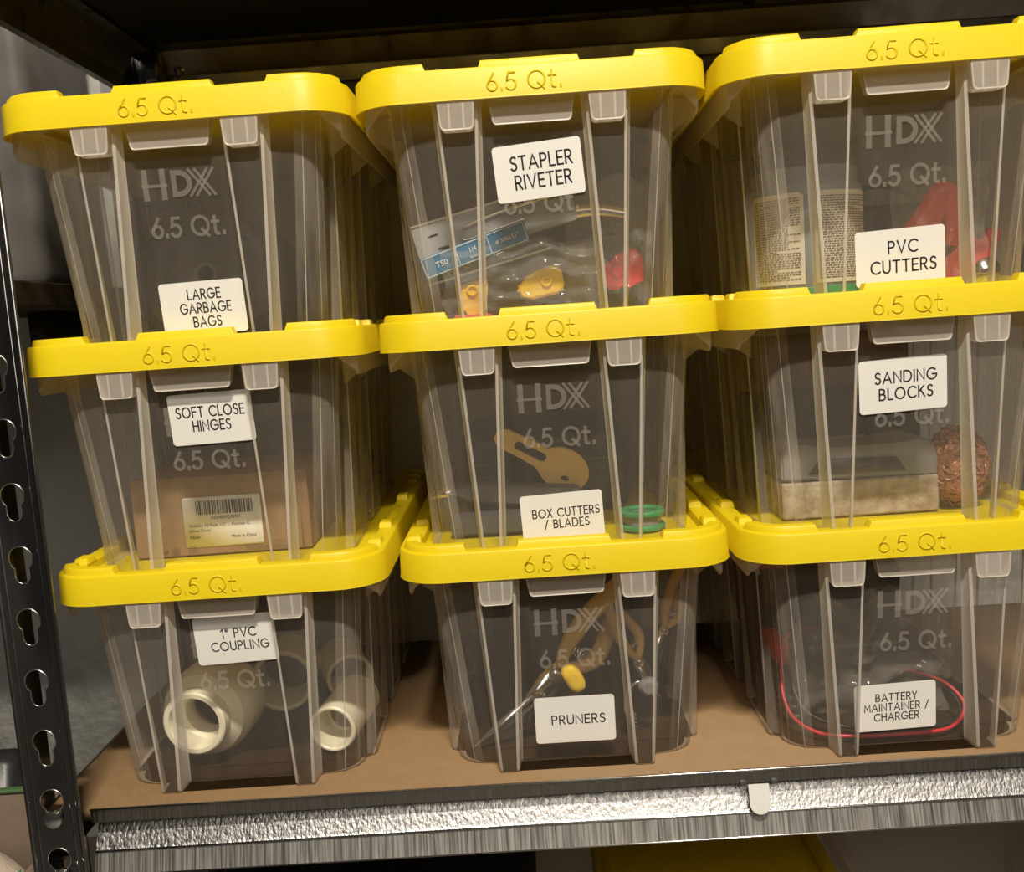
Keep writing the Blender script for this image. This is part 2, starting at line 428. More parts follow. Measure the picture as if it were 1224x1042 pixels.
for x in (XL + .017 + .025,):
    bm = nb(); box(bm, XL + .034, XL + .062, .2868, .2880, U0 - .038, U0 - .010, .0004); box(bm, XL + .034, XL + .0352, .262, .288, U0 - .038, U0 - .010)
    g = obj('corner_bracket', bm, ZINC, unit)
    bm = nb(); lathe(bm, [(0, .0035), (.003, .0034), (.0048, .002), (.0052, 0), (0, 0)], 16, T(XL + .047, .2868, U0 - .023, 90), close=False); obj('bolt_head', bm, CHROME, g)

# ------------------------------------------------------------------ storage bin prototype
PITCH = .1445
H_BODY = .134
def lerp(a, b, t): return a + (b - a) * t
def panel_y(z): return lerp(.0250, .0130, z / H_BODY)
def body_outline(z, inset=0):
    """half outline from front middle round the right side to the back middle; list of (x, y, edge flag)"""
    t = z / H_BODY
    yp = panel_y(z) + inset; yr = lerp(.0105, .0070, t) + inset
    c = lerp(.0438, .0445, t); wd = lerp(.0073, .0140, t); a = lerp(.0785, .0880, t) - inset
    yb = lerp(.3360, .3480, t) - inset
    o = [(0, yp, 0), (c - wd - .0030, yp, 0), (c - wd - .0011, yp - .0003, 1), (c - wd, yp - .0016, 1), (c - wd + .0012, yr + .0008, 1), (c - wd + .0030, yr, 0),
         (c + wd - .0030, yr, 1), (c + wd - .0012, yr + .0008, 1), (c + wd, yp - .0016, 1), (c + wd + .0011, yp, 0)]
    r = lerp(.020, .016, t)
    o += [(a - r + r * math.sin(math.radians(v)), yp + .001 + r - r * math.cos(math.radians(v)), fl_) for v, fl_ in ((8, 3), (24, 1), (26, 3), (42, 3), (56, 1), (57.5, 3), (74, 1), (75.5, 3), (90, 3))]
    e = lerp(.0065, .0015, t)
    for y0, y1 in ((.052, .116), (.150, .196), (.230, .300)):
        o += [(a, y0 - .004, 3), (a + e * .85, y0 - .001, 1), (a + e, y0 + .002, 3), (a + e, y1 - .002, 1), (a + e * .85, y1 + .001, 3), (a, y1 + .004, 3)]
    o += [(a - r + r * math.cos(q), yb - r + r * math.sin(q), 0) for q in [math.radians(v) for v in (0, 22, 45, 68, 90)]]
    o += [(0, yb, 0)]
    return o
def full_loop(z, inset=0):
    h = body_outline(z, inset)
    k = len(h)
    fl = [p[2] for p in h]
    right = [(p[0], p[1]) for p in h]
    left = [(-p[0], p[1]) for p in reversed(h[1:-1])]
    flags = fl[:k - 1]                     # flag of segment i -> i+1 on the right
    lflags = list(reversed(flags))         # mirrored segments
    return right + left, flags + lflags

def make_body(parent):
    bm = nb(); levels = [(0, .0035), (.0009, .0012), (.0030, 0), (.03, 0), (.06, 0), (.09, 0), (.118, 0), (H_BODY, 0)]
    rows = []; fl = None
    for z, ins in levels:
        pts, fl = full_loop(z, ins); rows.append([bm.verts.new((x, y, z)) for x, y in pts])
    k = len(rows[0])
    for a, b in zip(rows, rows[1:]):
        for i in range(k):
            f = bm.faces.new((a[i], a[(i + 1) % k], b[(i + 1) % k], b[i])); f.material_index = fl[i] if a is not rows[0] else 2
    # bottom: strips across (mirror symmetric outline)
    bot = rows[0]; h = (k + 2) // 2
    for i in range(h - 1):
        a0 = bot[i]; a1 = bot[i + 1]; b0 = bot[(k - i) % k]; b1 = bot[(k - i - 1) % k]
        vs = []
        for v in (a0, a1, b1, b0):
            if v not in vs: vs.append(v)
        if len(vs) > 2: bm.faces.new(list(reversed(vs))).material_index = 2
    # bottom edge bead catches the light
    bmesh.ops.recalc_face_normals(bm, faces=bm.faces)
    b = obj('body', bm, [CLEAR, THICK, BASEP, HAZY], parent, 40)
    # rim skirt along the sides and back
    for s in (-1, 1):
        bm = nb()
        def P(x, y, z): return bm.verts.new((s * x, y, z))
        prof = [(.0135, .1335), (.022, .1225), (.026, .1195), (.33, .1195), (.345, .1335)]
        outr = [P(.1010 - (.012 if i in (0,) else 0), y, z) for i, (y, z) in enumerate(prof)]
        top = [P(.1010 - (.012 if i in (0,) else 0), y, .1362) for i, (y, z) in enumerate(prof)]
        inn = [P(.087, y, .1362) for y, z in prof]
        inb = [P(.0995 - (.012 if i in (0,) else 0), y, z) for i, (y, z) in enumerate(prof)]
        int_ = [P(.0995 - (.012 if i in (0,) else 0), y, .1350) for i, (y, z) in enumerate(prof)]
        for i in range(len(prof) - 1):
            bm.faces.new((outr[i], outr[i + 1], top[i + 1], top[i])); bm.faces.new((top[i], top[i + 1], inn[i + 1], inn[i]))
            bm.faces.new((outr[i + 1], outr[i], inb[i], inb[i + 1])); bm.faces.new((inb[i], int_[i], int_[i + 1], inb[i + 1]))
        for y in (.05, .13, .21, .29):   # stiffening webs under the rim
            bm.faces.new((P(.087, y, .1345), P(.1000, y, .1345), P(.1000, y, .1215), P(.0870, y, .112)))
        bmesh.ops.recalc_face_normals(bm, faces=bm.faces)
        obj('rim_skirt', bm, MID, b)
    bxo('rim_flange', (-.088, .088, .0060, .016, .1335, .1350), MID, b)
    bxo('rim_flange', (-.088, .088, .340, .350, .1335, .1350), MID, b)
    # two lock tabs
    for s in (-1, 1):
        bm = nb(); cx = s * .0445
        prof = [(-.0112, .1340)] + [(-.0103, .1200)] + [(x_, z_) for x_, z_ in arc(-.0072, .1183, .0028, .0028, 180, 270, 5)] + arc(.0072, .1183, .0028, .0028, 270, 360, 5) + [(.0103, .1200), (.0112, .1340)]
        out = [bm.verts.new((cx + x, .0012, z)) for x, z in prof]
        bck = [bm.verts.new((cx + x * .96, .0108, z)) for x, z in prof]
        ins = [bm.verts.new((cx + x * .90, .0010, .1340 if z > .133 else .1155 + (z - .1155) * .93 + .0009)) for x, z in prof]
        n = len(prof)
        for i in range(n - 1):
            f = bm.faces.new((out[i], out[i + 1], bck[i + 1], bck[i])); f.material_index = 1
            f = bm.faces.new((out[i], out[i + 1], ins[i + 1], ins[i])); f.material_index = 1
        bm.faces.new(ins)
        for dx in (-.0042, .0042):
            for v in (0,): 
                f = bm.faces.new([bm.verts.new(q) for q in ((cx + dx - .0006, .0011, .134), (cx + dx + .0006, .0011, .134), (cx + dx + .0006, .0011, .1165), (cx + dx - .0006, .0011, .1165))]); f.material_index = 1
        obj('lock_tab', bm, [MID, THICK], b)
    # centre grip
    bm = nb()
    prof = [(-.0262, .1340), (-.0236, .1200)] + arc(-.0212, .1203, .0024, .0024, 190, 270, 4) + arc(.0212, .1203, .0024, .0024, 270, 350, 4) + [(.0236, .1200), (.0262, .1340)]
    out = [bm.verts.new((x, .0075, z)) for x, z in prof]; bck = [bm.verts.new((x, .0145, z + .001)) for x, z in prof]
    ins = [bm.verts.new((x * .965, .0074, z + (.0010 if z < .133 else 0))) for x, z in prof]
    for i in range(len(prof) - 1):
        f = bm.faces.new((out[i], out[i + 1], bck[i + 1], bck[i])); f.material_index = 0
        f = bm.faces.new((out[i], out[i + 1], ins[i + 1], ins[i])); f.material_index = 1
    bm.faces.new(ins)
    obj('finger_grip', bm, [MID, THICK], b)
    # embossed mark and size on the front panel
    def on_panel(x, z, h): return (x, panel_y(z) - .0003 - h, z)
    bm = nb(); zc = .098; H = .0150
    def stroke(pts, wdt): ribbon(bm, pts, wdt, .0004, on_panel)
    x0 = -.0200
    for xx in (x0, x0 + .0110):
        stroke([(xx, zc - H / 2), (xx, zc - .0008)], .0034); stroke([(xx, zc + .0022), (xx, zc + H / 2)], .0034)
    stroke([(x0 - .0017, zc + .0007 - .0014), (x0 + .0127, zc + .0007 - .0014)], .0016)
    stroke([(x0 + .0175, zc - H / 2 + .0012), (x0 + .0175, zc + H / 2 - .0012), (x0 + .0205, zc + H / 2 - .0012)] + arc(x0 + .0205, zc, .0066, H / 2 - .0012, 90, -90, 10) + [(x0 + .0175, zc - H / 2 + .0012)], .0030)
    for dx in (0, .0038):
        stroke([(x0 + .0272 + dx, zc - H / 2), (x0 + .0385 + dx * .9, zc + H / 2)], .0016)
        stroke([(x0 + .0272 + dx, zc + H / 2), (x0 + .0385 + dx * .9, zc - H / 2)], .0016)
    obj('embossed_mark', bm, EMB, b, 0)
    bm = nb(); write(bm, '6.5 Qt.', .0028, .0725, .0108, on_panel, .17, .0004, .24, .92)
    obj('embossed_lettering', bm, EMB, b, 0)
    # faint moulded frame line on the rear wall
    bm = nb(); yb = .3445
    ribbon(bm, [(-.055, .118)] + arc(-.050, .082, .005, .005, 180, 270, 4) + arc(.050, .082, .005, .005, 270, 360, 4) + [(.055, .118)], .0008, .0004, lambda x, z, h: (x, yb - .008 - h, z))
    obj('moulded_frame', bm, EMB, b, 0)
    return b

def lid_loop(inset, n=9, r=.030):
    a = .1070 - inset; y0 = inset; y1 = .360 - inset; rr = max(r - inset, .004); o = []
    for cx, cy, a0 in ((a - rr, y0 + rr, -90), (a - rr, y1 - rr, 0), (-a + rr, y1 - rr, 90), (-a + rr, y0 + rr, 180)):
        for i in range(n): t = math.radians(a0 + 90 * i / (n - 1)); o.append((cx + rr * math.cos(t), cy + rr * math.sin(t)))
    return o
def ridge(bm, path, w, z0, z1, bev=.0009):
    """raised bar of width w along an xy path"""
    P = [Vector(p) for p in path]; rows = []
    for i, p in enumerate(P):
        d = (P[min(i + 1, len(P) - 1)] - P[max(i - 1, 0)]).normalized(); nrm = Vector((-d.y, d.x))
        end = i in (0, len(P) - 1)
        sec = [(-w / 2 - .0006, z0), (-w / 2, z1 - bev), (-w / 2 + bev, z1), (w / 2 - bev, z1), (w / 2, z1 - bev), (w / 2 + .0006, z0)]
        rows.append([bm.verts.new((*(p + nrm * s), z)) for s, z in sec])
        if end:   # sloped end cap
            dd = -d if i == 0 else d
            row2 = [bm.verts.new((*(p + nrm * s * 1.02 + dd * .0016), z0)) for s, z in sec]
            (rows.insert(0, row2) if i == 0 else rows.append(row2))
    for a, b in zip(rows, rows[1:]):
        for j in range(5): bm.faces.new((a[j], a[j + 1], b[j + 1], b[j]))
def make_lid(parent):
    bm = nb(); ZT = .1505
    prof = [(.0018, .1320), (.0000, .1320), (.0004, .1330), (.0010, .1492), (.0017, .1502), (.0030, ZT), (.0128, ZT), (.0140, .1497), (.0150, .1452), (.0165, .1446), (.030, .1446), (.031, .1452), (.034, .1452)]
    rows = [[bm.verts.new((x, y, z)) for x, y in lid_loop(i)] for i, z in prof]
    und = [(.0165, .1432), (.0128, .1485), (.0030, .1485), (.0018, .1320)]
    k = len(rows[0])
    for a, b in zip(rows, rows[1:]):
        for i in range(k): bm.faces.new((a[i], a[(i + 1) % k], b[(i + 1) % k], b[i]))
    bm.faces.new(rows[-1])
    lo = [[bm.verts.new((x, y, z)) for x, y in lid_loop(i)] for i, z in und[:3]] + [rows[0]]
    for a, b in zip(lo, lo[1:]):
        for i in range(k): bm.faces.new((a[i], a[(i + 1) % k], b[(i + 1) % k], b[i]))
    bm.faces.new(list(reversed(lo[0])))
    Z1 = .1547
    for yy in (.0085, .3515):
        ridge(bm, [(-.0285, yy), (.0285, yy)], .0085, ZT - .0004, Z1)
    for sx in (-1, 1):
        for y_of in (lambda y: y, lambda y: .360 - y):
            R_ = .0215
            path = [(sx * .0625, y_of(.0085)), (sx * .0765, y_of(.0085))] + [(sx * (.0765 + R_ * math.sin(math.radians(q))), y_of(.0085 + R_ - R_ * math.cos(math.radians(q)))) for q in (20, 40, 60, 78)]
            ridge(bm, path, .0085, ZT - .0004, Z1)
        for y in (.045, .1005, .208, .290, .318):
            ridge(bm, [(sx * .0975, y - .0055), (sx * .0975, y + .0055)], .0085, ZT - .0004, Z1 - .0006)
        ridge(bm, [(sx * .0975, .13), (sx * .0975, .175)], .0060, ZT - .0004, ZT + .0008)
    bmesh.ops.recalc_face_normals(bm, faces=bm.faces)
    l = obj('lid', bm, YEL, parent, 38)
    bm = nb()
    write(bm, '6.5 Qt.', -.0035, .1409, .0098, lambda x, z, h: (x, .0004 + (z - .1330) * .037 - h, z), .12, .00025, .24)
    obj('embossed_lettering', bm, YEL, l, 25)
    return l

def copy_tree(o, parent=None):
    c = o.copy(); C.objects.link(c)
    if parent: c.parent = parent
    for ch in list(o.children): copy_tree(ch, c)
    return c

BINS = {(0, 0): (-.2196, -.002, .005), (0, 1): (-.2215, .000, .020), (0, 2): (-.2175, -.007, -.012),
        (1, 0): (.0015, -.002, -.003), (1, 1): (.0005, -.003, 0), (1, 2): (-.0015, -.005, 0),
        (2, 0): (.2185, -.009, .005), (2, 1): (.2175, -.012, 0), (2, 2): (.2160, -.015, -.020)}
POSW = {0: 'left', 1: 'middle', 2: 'right'}; ROWW = {0: 'bottom', 1: 'centre', 2: 'top'}
TXT = {(0, 2): (['LARGE', 'GARBAGE', 'BAGS'], .0059, .0085, (.0055, .0232), -1.0, .0014), (1, 2): (['STAPLER', 'RIVETER'], .0077, .0113, (.0023, .0912), -4, .0020),
       (2, 2): (['PVC', 'CUTTERS'], .0070, .0114, (-.0010, .0250), -2, .0018), (0, 1): (['SOFT CLOSE', 'HINGES'], .0063, .0090, (.0078, .0990), -1, -.0005),
       (1, 1): (['BOX CUTTERS', '/ BLADES'], .0052, .0073, (.0017, .0200), -2, .0025), (2, 1): (['SANDING', 'BLOCKS'], .0067, .0102, (-.0031, .0919), -2, .0017),
       (0, 0): (['1" PVC', 'COUPLING'], .0057, .0087, (.0070, .1003), -1.5, .0022), (1, 0): (['PRUNERS'], .0060, .0100, (.0006, .0298), 0, .0022),
       (2, 0): (['BATTERY', 'MAINTAINER /', 'CHARGER'], .0049, .0068, (-.0099, .0279), -1.5, .0008)}
WIDE = {(0, 2): .0315, (1, 2): .0370, (2, 2): .0388, (0, 1): .0425, (1, 1): .0425, (2, 1): .0372, (0, 0): .0368, (1, 0): .0345, (2, 0): .0410}
def make_label(key, b):
    lines, cap, step, (cx, cz), rot, dx = TXT[key]
    a = math.radians(rot); ca, sa = math.cos(a), math.sin(a)
    def put(x, z, h):
        X = cx + x * ca + z * sa; Z = cz - x * sa + z * ca
        return (X, panel_y(Z) - .0007 - h, Z)
    bm = nb(); W, Hh = .0262, .0162
    if key in ((1, 2), (2, 2), (2, 1)): W, Hh = .0268, .0165
    o = rrect(-W, W, -Hh, Hh, .0022, 4)
    f = bm.verts
    top = [bm.verts.new(put(x, z, .0002)) for x, z in o]; bot = [bm.verts.new(put(x, z, 0)) for x, z in o]
    bm.faces.new(top)
    for i in range(len(o)): bm.faces.new((top[i], bot[i], bot[(i + 1) % len(o)], top[(i + 1) % len(o)]))
    l = obj('label_sticker', bm, WHITE, b, 0)
    bm = nb(); n = len(lines)
    for i, s in enumerate(lines):
        write(bm, s, dx, ((n - 1) / 2 - i) * step, cap, lambda x, z, h: put(x, z, .0003), .14, .0001, .30, WIDE[key] / (cap * max(text_w(q_, .30) for q_ in lines)))
    obj('lettering', bm, INK, l, 0)

proto = thing('storage_bin', 'tmp', 'storage bin')
make_body(proto); make_lid(proto)
for (s, k), (x, y, yaw) in BINS.items():
    r = proto if (s, k) == (0, 0) else copy_tree(proto)
    r.location = (x, y, SHELF_Z + PITCH * k); r.rotation_euler = (0, 0, yaw)
    r['label'] = 'clear storage bin with yellow lid labelled %s, %s of the %s stack' % (' '.join(TXT[s, k][0]).replace(' /', ''), ROWW[k], POSW[s])
    r['group'] = 'labelled yellow-lidded storage bins'
LB = [o for o in C.objects if o.get('category') == 'storage bin']
for (s, k), r in zip(BINS.keys(), [proto] + [o for o in LB if o is not proto]):
    pass
by_pos = {}
for o in LB:
    for key, (x, y, yaw) in BINS.items():
        if abs(o.location.x - x) < 1e-4 and abs(o.location.z - (SHELF_Z + PITCH * key[1])) < 1e-4: by_pos[key] = o
# bins on the shelf below, only their tops in view under the beam
low = []
for i, (x, y, yaw, dz) in enumerate(((.125, .085, .0, 0), (.350, .060, .0, 0))):
    r = copy_tree(proto); r.location = (x, y, -.364 + SHELF_Z * 0); r.rotation_euler = (0, 0, yaw)
    r['label'] = ('yellow-lidded clear bin on the shelf below, showing just its dim lid', 'open clear bin without a lid on the shelf below, at the right')[i]
    r['group'] = 'bins on the lower shelf'; low.append(r)
    if i == 1:
        for ch in [c_ for c_ in r.children if c_.name.startswith('lid')]:
            for g in list(ch.children): bpy.data.objects.remove(g)
            bpy.data.objects.remove(ch)
for key, o in by_pos.items(): make_label(key, o)

# ------------------------------------------------------------------ contents
FL = .0018   # inner floor of a bin
def inb(key, x, y, z, rz=0):
    """world place of a point given inside a bin"""
    bx, by, yaw = BINS[key]
    return (bx + x * math.cos(yaw) - y * math.sin(yaw), by + x * math.sin(yaw) + y * math.cos(yaw), SHELF_Z + PITCH * key[1] + z)

def ring_prof(ro, ri, L, bev=.001):
    return [(ri, bev), (ri + bev, 0), (ro - bev, 0), (ro, bev), (ro, L - bev), (ro - bev, L), (ri + bev, L), (ri, L - bev)]

# left bottom: couplings
k0 = (0, 0)
t = thing('pipe_coupling', 'large cream PVC reducer coupling with wide collar, in the 1" PVC COUPLING bin', 'pipe coupling', inb(k0, -.034, .068, FL + .0318))
bm = nb(); M0 = T(0, 0, 0, 90, 0, -6)
lathe(bm, [(.0255, -.030), (.0310, -.028), (.0318, -.020), (.0318, .002), (.0295, .006), (.0292, .008), (.0225, .0145), (.0222, .0235), (.0210, .0245), (.0182, .0245), (.0176, .0235), (.0176, .006), (.0150, .004), (.0150, -.010), (.0225, -.013), (.0245, -.029)], 44, M0)
obj('coupling_body', bm, CREAM, t)
bm = nb(); lathe(bm, [(.0176, .0030), (.0185, .0030), (.0185, .0045), (.0176, .0045)], 36, M0); obj('stop_ring', bm, CREAM, t)
t = thing('pipe_coupling', 'small cream PVC coupling lying end-on at the right of its bin', 'pipe coupling', inb(k0, .0545, .055, FL + .0168))
bm = nb(); lathe(bm, ring_prof(.0165, .0135, .062), 36, T(0, 0, 0, -90, 0, -8)); obj('sleeve', bm, CREAM, t)
bm = nb(); lathe(bm, [(.0110, .0290), (.0136, .0290), (.0136, .0310), (.0110, .0310)], 30, T(0, 0, 0, -90, 0, -8)); obj('stop_ring', bm, CREAM, t)
t = thing('pipe_coupling', 'cream PVC coupling standing behind the large reducer, seen as an open ring', 'pipe coupling', inb(k0, .002, .135, FL + .0242))
bm = nb(); lathe(bm, ring_prof(.0242, .0205, .045), 36, T(0, 0, 0, -90, 0, 5)); obj('sleeve', bm, CREAM, t)
t = thing('pipe_coupling', 'cream PVC coupling lying deep behind the small end-on coupling', 'pipe coupling', inb(k0, .052, .150, FL + .0185))
bm = nb(); lathe(bm, ring_prof(.0185, .0155, .05), 36, T(0, 0, 0, -90, 0, 20)); obj('sleeve', bm, CREAM, t)

# left centre: hinge carton
k1 = (0, 1)
t = thing('carton', 'small brown cardboard carton with a white barcode label, in the SOFT CLOSE HINGES bin', 'carton', inb(k1, -.006, .060, FL), (0, 0, .02))
bxo('carton_body', (-.0600, .0600, 0, .10, 0, .0535), CARD, t, .0007, 1)
bm = nb(); box(bm, -.0600, .0600, -.0006, -.0001, .0525, .0542, .0002, 1); box(bm, .0540, .0546, -.0005, 0, 0, .0535); obj('flap_edge', bm, CARD, t)
bm = nb(); prism(bm, rrect(-.0255, .0275, .0055, .0400, .0015, 3), -.0005, -.0001); lb_ = obj('barcode_label', bm, WHITE, t)
bm = nb(); x = -.0165; random.seed(3)
while x < .0225:
    ww = random.choice((.0004, .0004, .0007, .0011)); box(bm, x, x + ww, -.0008, -.0006, .0280, .0375); x += ww + random.choice((.0004, .0005, .0009))
font_mesh(bm, 'X00409QG9H', .0034, T(.0030, -.0008, .0255))
font_mesh(bm, 'Chibery 10 Pack 1/2" ... Kitchen C', .0030, T(-.0225, -.0008, .0205), 'LEFT')
font_mesh(bm, 'abinet Door', .0030, T(-.0225, -.0008, .0170), 'LEFT')
font_mesh(bm, 'New', .0036, T(-.0225, -.0008, .0125), 'LEFT')
font_mesh(bm, 'Made in China', .0029, T(.0060, -.0008, .0120), 'LEFT')
obj('barcode_print', bm, INK, lb_, 0)
bm = nb(); font_mesh(bm, 'MADE IN CHINA', .0040, T(.0300, -.0008, .0030))
cp = lambda x, z, h: (x, -.0007 - h, z)
for cx_ in (-.0330, -.0215):
    ribbon(bm, arc(cx_, .0038, .0026, .0026, 0, 360, 16), .0003, .0001, cp)
ribbon(bm, [(-.0342, .0028), (-.0330, .0050), (-.0318, .0028), (-.0342, .0028)], .0004, .0001, cp)
ribbon(bm, [(-.0450, .0038), (-.0385, .0038)], .0006, .0001, cp); ribbon(bm, [(-.0405, .0046), (-.0385, .0038), (-.0405, .0030)], .0005, .0001, cp)
font_mesh(bm, '18', .0030, T(-.0215, -.0008, .0038))
ribbon(bm, [(.0335, .0385), (.0445, .0385), (.0445, .0070), (.0335, .0070)], .0003, .0001, cp)
obj('carton_print', bm, GREYINK, t, 0)
def lump(name, label, cat, key, c, size, m_, amp=.18, fr=18, seed=0, sub=4, flat=True, rot=(0, 0, 0), parent=None):
    bm = nb(); bmesh.ops.create_icosphere(bm, subdivisions=sub, radius=1)
    off = Vector((seed * 3.1, seed * 1.7, seed))
    for v in bm.verts:
        d = v.co.copy(); sq = Vector([math.copysign(abs(q) ** .72, q) for q in d])
        n_ = noise.noise(d * fr * .12 + off) * amp + noise.noise(d * fr * .35 + off) * amp * .45
        v.co = Vector((sq.x * size[0], sq.y * size[1], sq.z * size[2])) * (1 + n_)
        if flat: v.co.z = max(v.co.z, -size[2] * .9)
    o = obj(name, bm, m_, parent, 0)
    for p in o.data.polygons: p.use_smooth = True
    if not parent:
        o.location = inb(key, *c); o.location.z += size[2] * .9 if flat else 0; o.rotation_euler = rot; tag(o, label, cat)
    return o
lump('cloth_pouch', 'dark grey cloth pouch stuffed behind the hinge carton', 'pouch', k1, (.020, .235, FL), (.055, .050, .040), DGREY, seed=2)
def film(name, label, key, c, sx, sz, seed, amp=.006, tilt=0, n=26):
    bm = nb(); g = [[None] * (n + 1) for _ in range(n + 1)]
    for i in range(n + 1):
        for j in range(n + 1):
            u = i / n - .5; v = j / n
            p = Vector((u * 3 + seed, v * 3, seed * .7))
            g[i][j] = bm.verts.new((u * sx * (1 + .12 * noise.noise(p * 1.3)), (abs(noise.noise(p * 1.1)) * 2.4 + noise.noise(p * 3.1) * .7) * amp, v * sz * (1 + .15 * noise.noise(Vector((u * 4, seed, 0))))))
    for i in range(n):
        for j in range(n): bm.faces.new((g[i][j], g[i + 1][j], g[i + 1][j + 1], g[i][j + 1]))
    o = obj(name, bm, FILM, None, 0)
    for q in o.data.polygons: q.use_smooth = (q.index % 3 != 0)
    o.location = inb(key, *c); o.rotation_euler = (math.radians(tilt), 0, 0); tag(o, label, 'plastic bag'); return o
film('plastic_bag', 'crumpled clear bag bunched at the right behind the hinge carton', k1, (.052, .170, FL), .055, .095, 5, .010)

# left top: rolls of bags
k2 = (0, 2)
def bag_roll(label, c, R_, L_, yaw):
    t = thing('garbage_bag_roll', label, 'bag roll', inb(k2, *c), (0, 0, yaw), 'garbage bag rolls')
    bm = nb(); n = 48; rings = []
    for j, (rf, y) in enumerate([(.16, 0), (.24, -.001), (.5, -.0015), (.8, -.001), (.96, .0), (1, .003), (1.01, L_ * .3), (1, L_ * .7), (1, L_ - .003), (.9, L_), (.2, L_)]):
        rings.append([bm.verts.new((rf * R_ * (1 + .03 * noise.noise(Vector((math.cos(2 * PI * i / n) * 2, math.sin(2 * PI * i / n) * 2, j * .4)))) * math.cos(2 * PI * i / n), y + .0015 * noise.noise(Vector((i * .3, j, 0))), rf * R_ * math.sin(2 * PI * i / n))) for i in range(n)])
    for a, b in zip(rings, rings[1:]):
        for i in range(n): bm.faces.new((a[i], a[(i + 1) % n], b[(i + 1) % n], b[i]))
    bm.faces.new(rings[-1])
    bmesh.ops.recalc_face_normals(bm, faces=bm.faces)
    obj('rolled_film', bm, BLACKBAG, t, 50)
    bm = nb(); lathe(bm, [(R_ * .12, -.0005), (R_ * .165, -.0005), (R_ * .165, L_ * .5), (R_ * .12, L_ * .5)], 24, T(0, 0, 0, -90)); obj('core_tube', bm, DGREY, t)
    return t
bag_roll('dark roll of garbage bags seen end-on behind the LARGE GARBAGE BAGS label', (-.0145, .095, FL + .0465), .0465, .14, .06)
bag_roll('second dark roll of garbage bags peeking out left behind the first roll', (-.0330, .240, FL + .0430), .0430, .06, -.1)

# middle top: stapler and riveter things
k5 = (1, 2)
t = thing('stapler', 'dark metal staple gun lying behind the blister pack, in the STAPLER RIVETER bin', 'stapler', inb(k5, .012, .105, FL + .028), (0, math.radians(-10), 0))
bm = nb(); prism(bm, [(-.070, -.006), (.062, -.012), (.066, .006), (.050, .018), (.000, .024), (-.052, .022), (-.072, .012)], 0, .022); bmesh.ops.bevel(bm, geom=list(bm.edges), offset=.002, segments=2, affect='EDGES'); obj('stapler_body', bm, DGREY, t)
bm = nb(); tube(bm, spline([(-.060, .011, .018), (-.02, .011, .038), (.030, .011, .040), (.060, .011, .030)]), [.006] * 25, 10); obj('squeeze_handle', bm, CHROME, t)
t = thing('blister_pack', 'grey moulded blister pack tilted above the blue staple box', 'blister pack', inb(k5, -.034, .050, .0500), (0, math.radians(-13), 0))
bm = nb(); prism(bm, rrect(-.043, .062, 0, .026, .002, 3), 0, .008, holes=[rrect(-.034, -.027, .016, .0175, .0005, 2), rrect(-.030, -.022, .006, .0085, .001, 2)]); obj('tray', bm, mat('grey_blister', (.34, .35, .37), .3), t, 25)
bm = nb(); tube(bm, spline([(-.010, -.001, .016), (.008, -.001, .018), (.040, -.001, .019), (.055, -.001, .018)]), .0011, 6); tube(bm, spline([(-.010, -.001, .016), (-.013, -.001, .010), (-.006, -.001, .008), (.03, -.001, .010)]), .0008, 6); obj('wire_loop', bm, CHROME, t)
bm = nb(); box(bm, -.043, .062, -.0006, .0, .0248, .0262); obj('tray_edge', bm, mat('pale_edge', (.7, .7, .68), .3), t)
t = thing('staple_box', 'blue-labelled box of staples tilted under the grey blister pack', 'staple box', inb(k5, -.041, .046, .0480), (0, math.radians(-17), 0))
bxo('carton_body', (-.0355, .0355, 0, .012, -.0065, .0075), BLUE, t, .0006, 1)
bm = nb()
ribbon(bm, rrect(-.0345, .0345, -.0055, .0065, .001, 2) + [rrect(-.0345, .0345, -.0055, .0065, .001, 2)[0]], .0004, .0001, cp)
ribbon(bm, [(-.0115, -.0055), (-.0115, .0065)], .0004, .0001, cp); ribbon(bm, [(.0100, -.0055), (.0100, .0065)], .0004, .0001, cp)
font_mesh(bm, 'T50', .0052, T(-.0225, -.0008, 0)); font_mesh(bm, '1/4', .0042, T(-.0010, -.0008, .0016)); font_mesh(bm, '6mm', .0028, T(-.0010, -.0008, -.0028)); font_mesh(bm, '# 506551"', .0038, T(.0222, -.0008, 0))
obj('print', bm, WHITE, t, 0)
t = thing('staple_box', 'thin black staple sleeve with pale lettering just below the blue box', 'staple box', inb(k5, -.030, .052, .0365), (0, math.radians(-13), 0))
bxo('carton_body', (-.044, .048, 0, .010, -.0040, .0040), BLACKP, t, .0006, 1)
bm = nb(); box(bm, -.0435, .0400, -.0006, -.0001, .0010, .0024); obj('pale_stripe', bm, mat('pale_blue_print', (.45, .62, .70), .4), t)
def yellow_part(label, c, rot):
    t = thing('yellow_nozzle', label, 'nozzle', inb(k5, *c), rot, 'yellow nozzles')
    bm = nb(); prism(bm, [(-.0165, -.002), (-.013, -.0035), (-.010, -.008), (.010, -.009), (.0145, -.006), (.0145, .007), (.011, .010), (-.004, .009), (-.008, .006), (-.0135, .0045), (-.0165, .002)], 0, .016)
    bmesh.ops.bevel(bm, geom=list(bm.edges), offset=.0016, segments=2, affect='EDGES'); obj('nozzle_body', bm, YOBJ, t)
    bm = nb(); lathe(bm, ring_prof(.0040, .0022, .004), 16, T(.003, -.002, .001, -90)); obj('nozzle_ring', bm, YOBJ, t)
yellow_part('yellow plastic nozzle at the lower right of the clear bag', (.0010, .055, .0245), (0, math.radians(-12), .1))
yellow_part('yellow plastic nozzle at the lower left of the clear bag', (-.0440, .055, .0200), (0, math.radians(-85), 0))
t = thing('red_clamp', 'small crimson plastic clamp at the right of the STAPLER RIVETER bin', 'clamp', inb(k5, .056, .080, .0300), (0, math.radians(-8), 0))
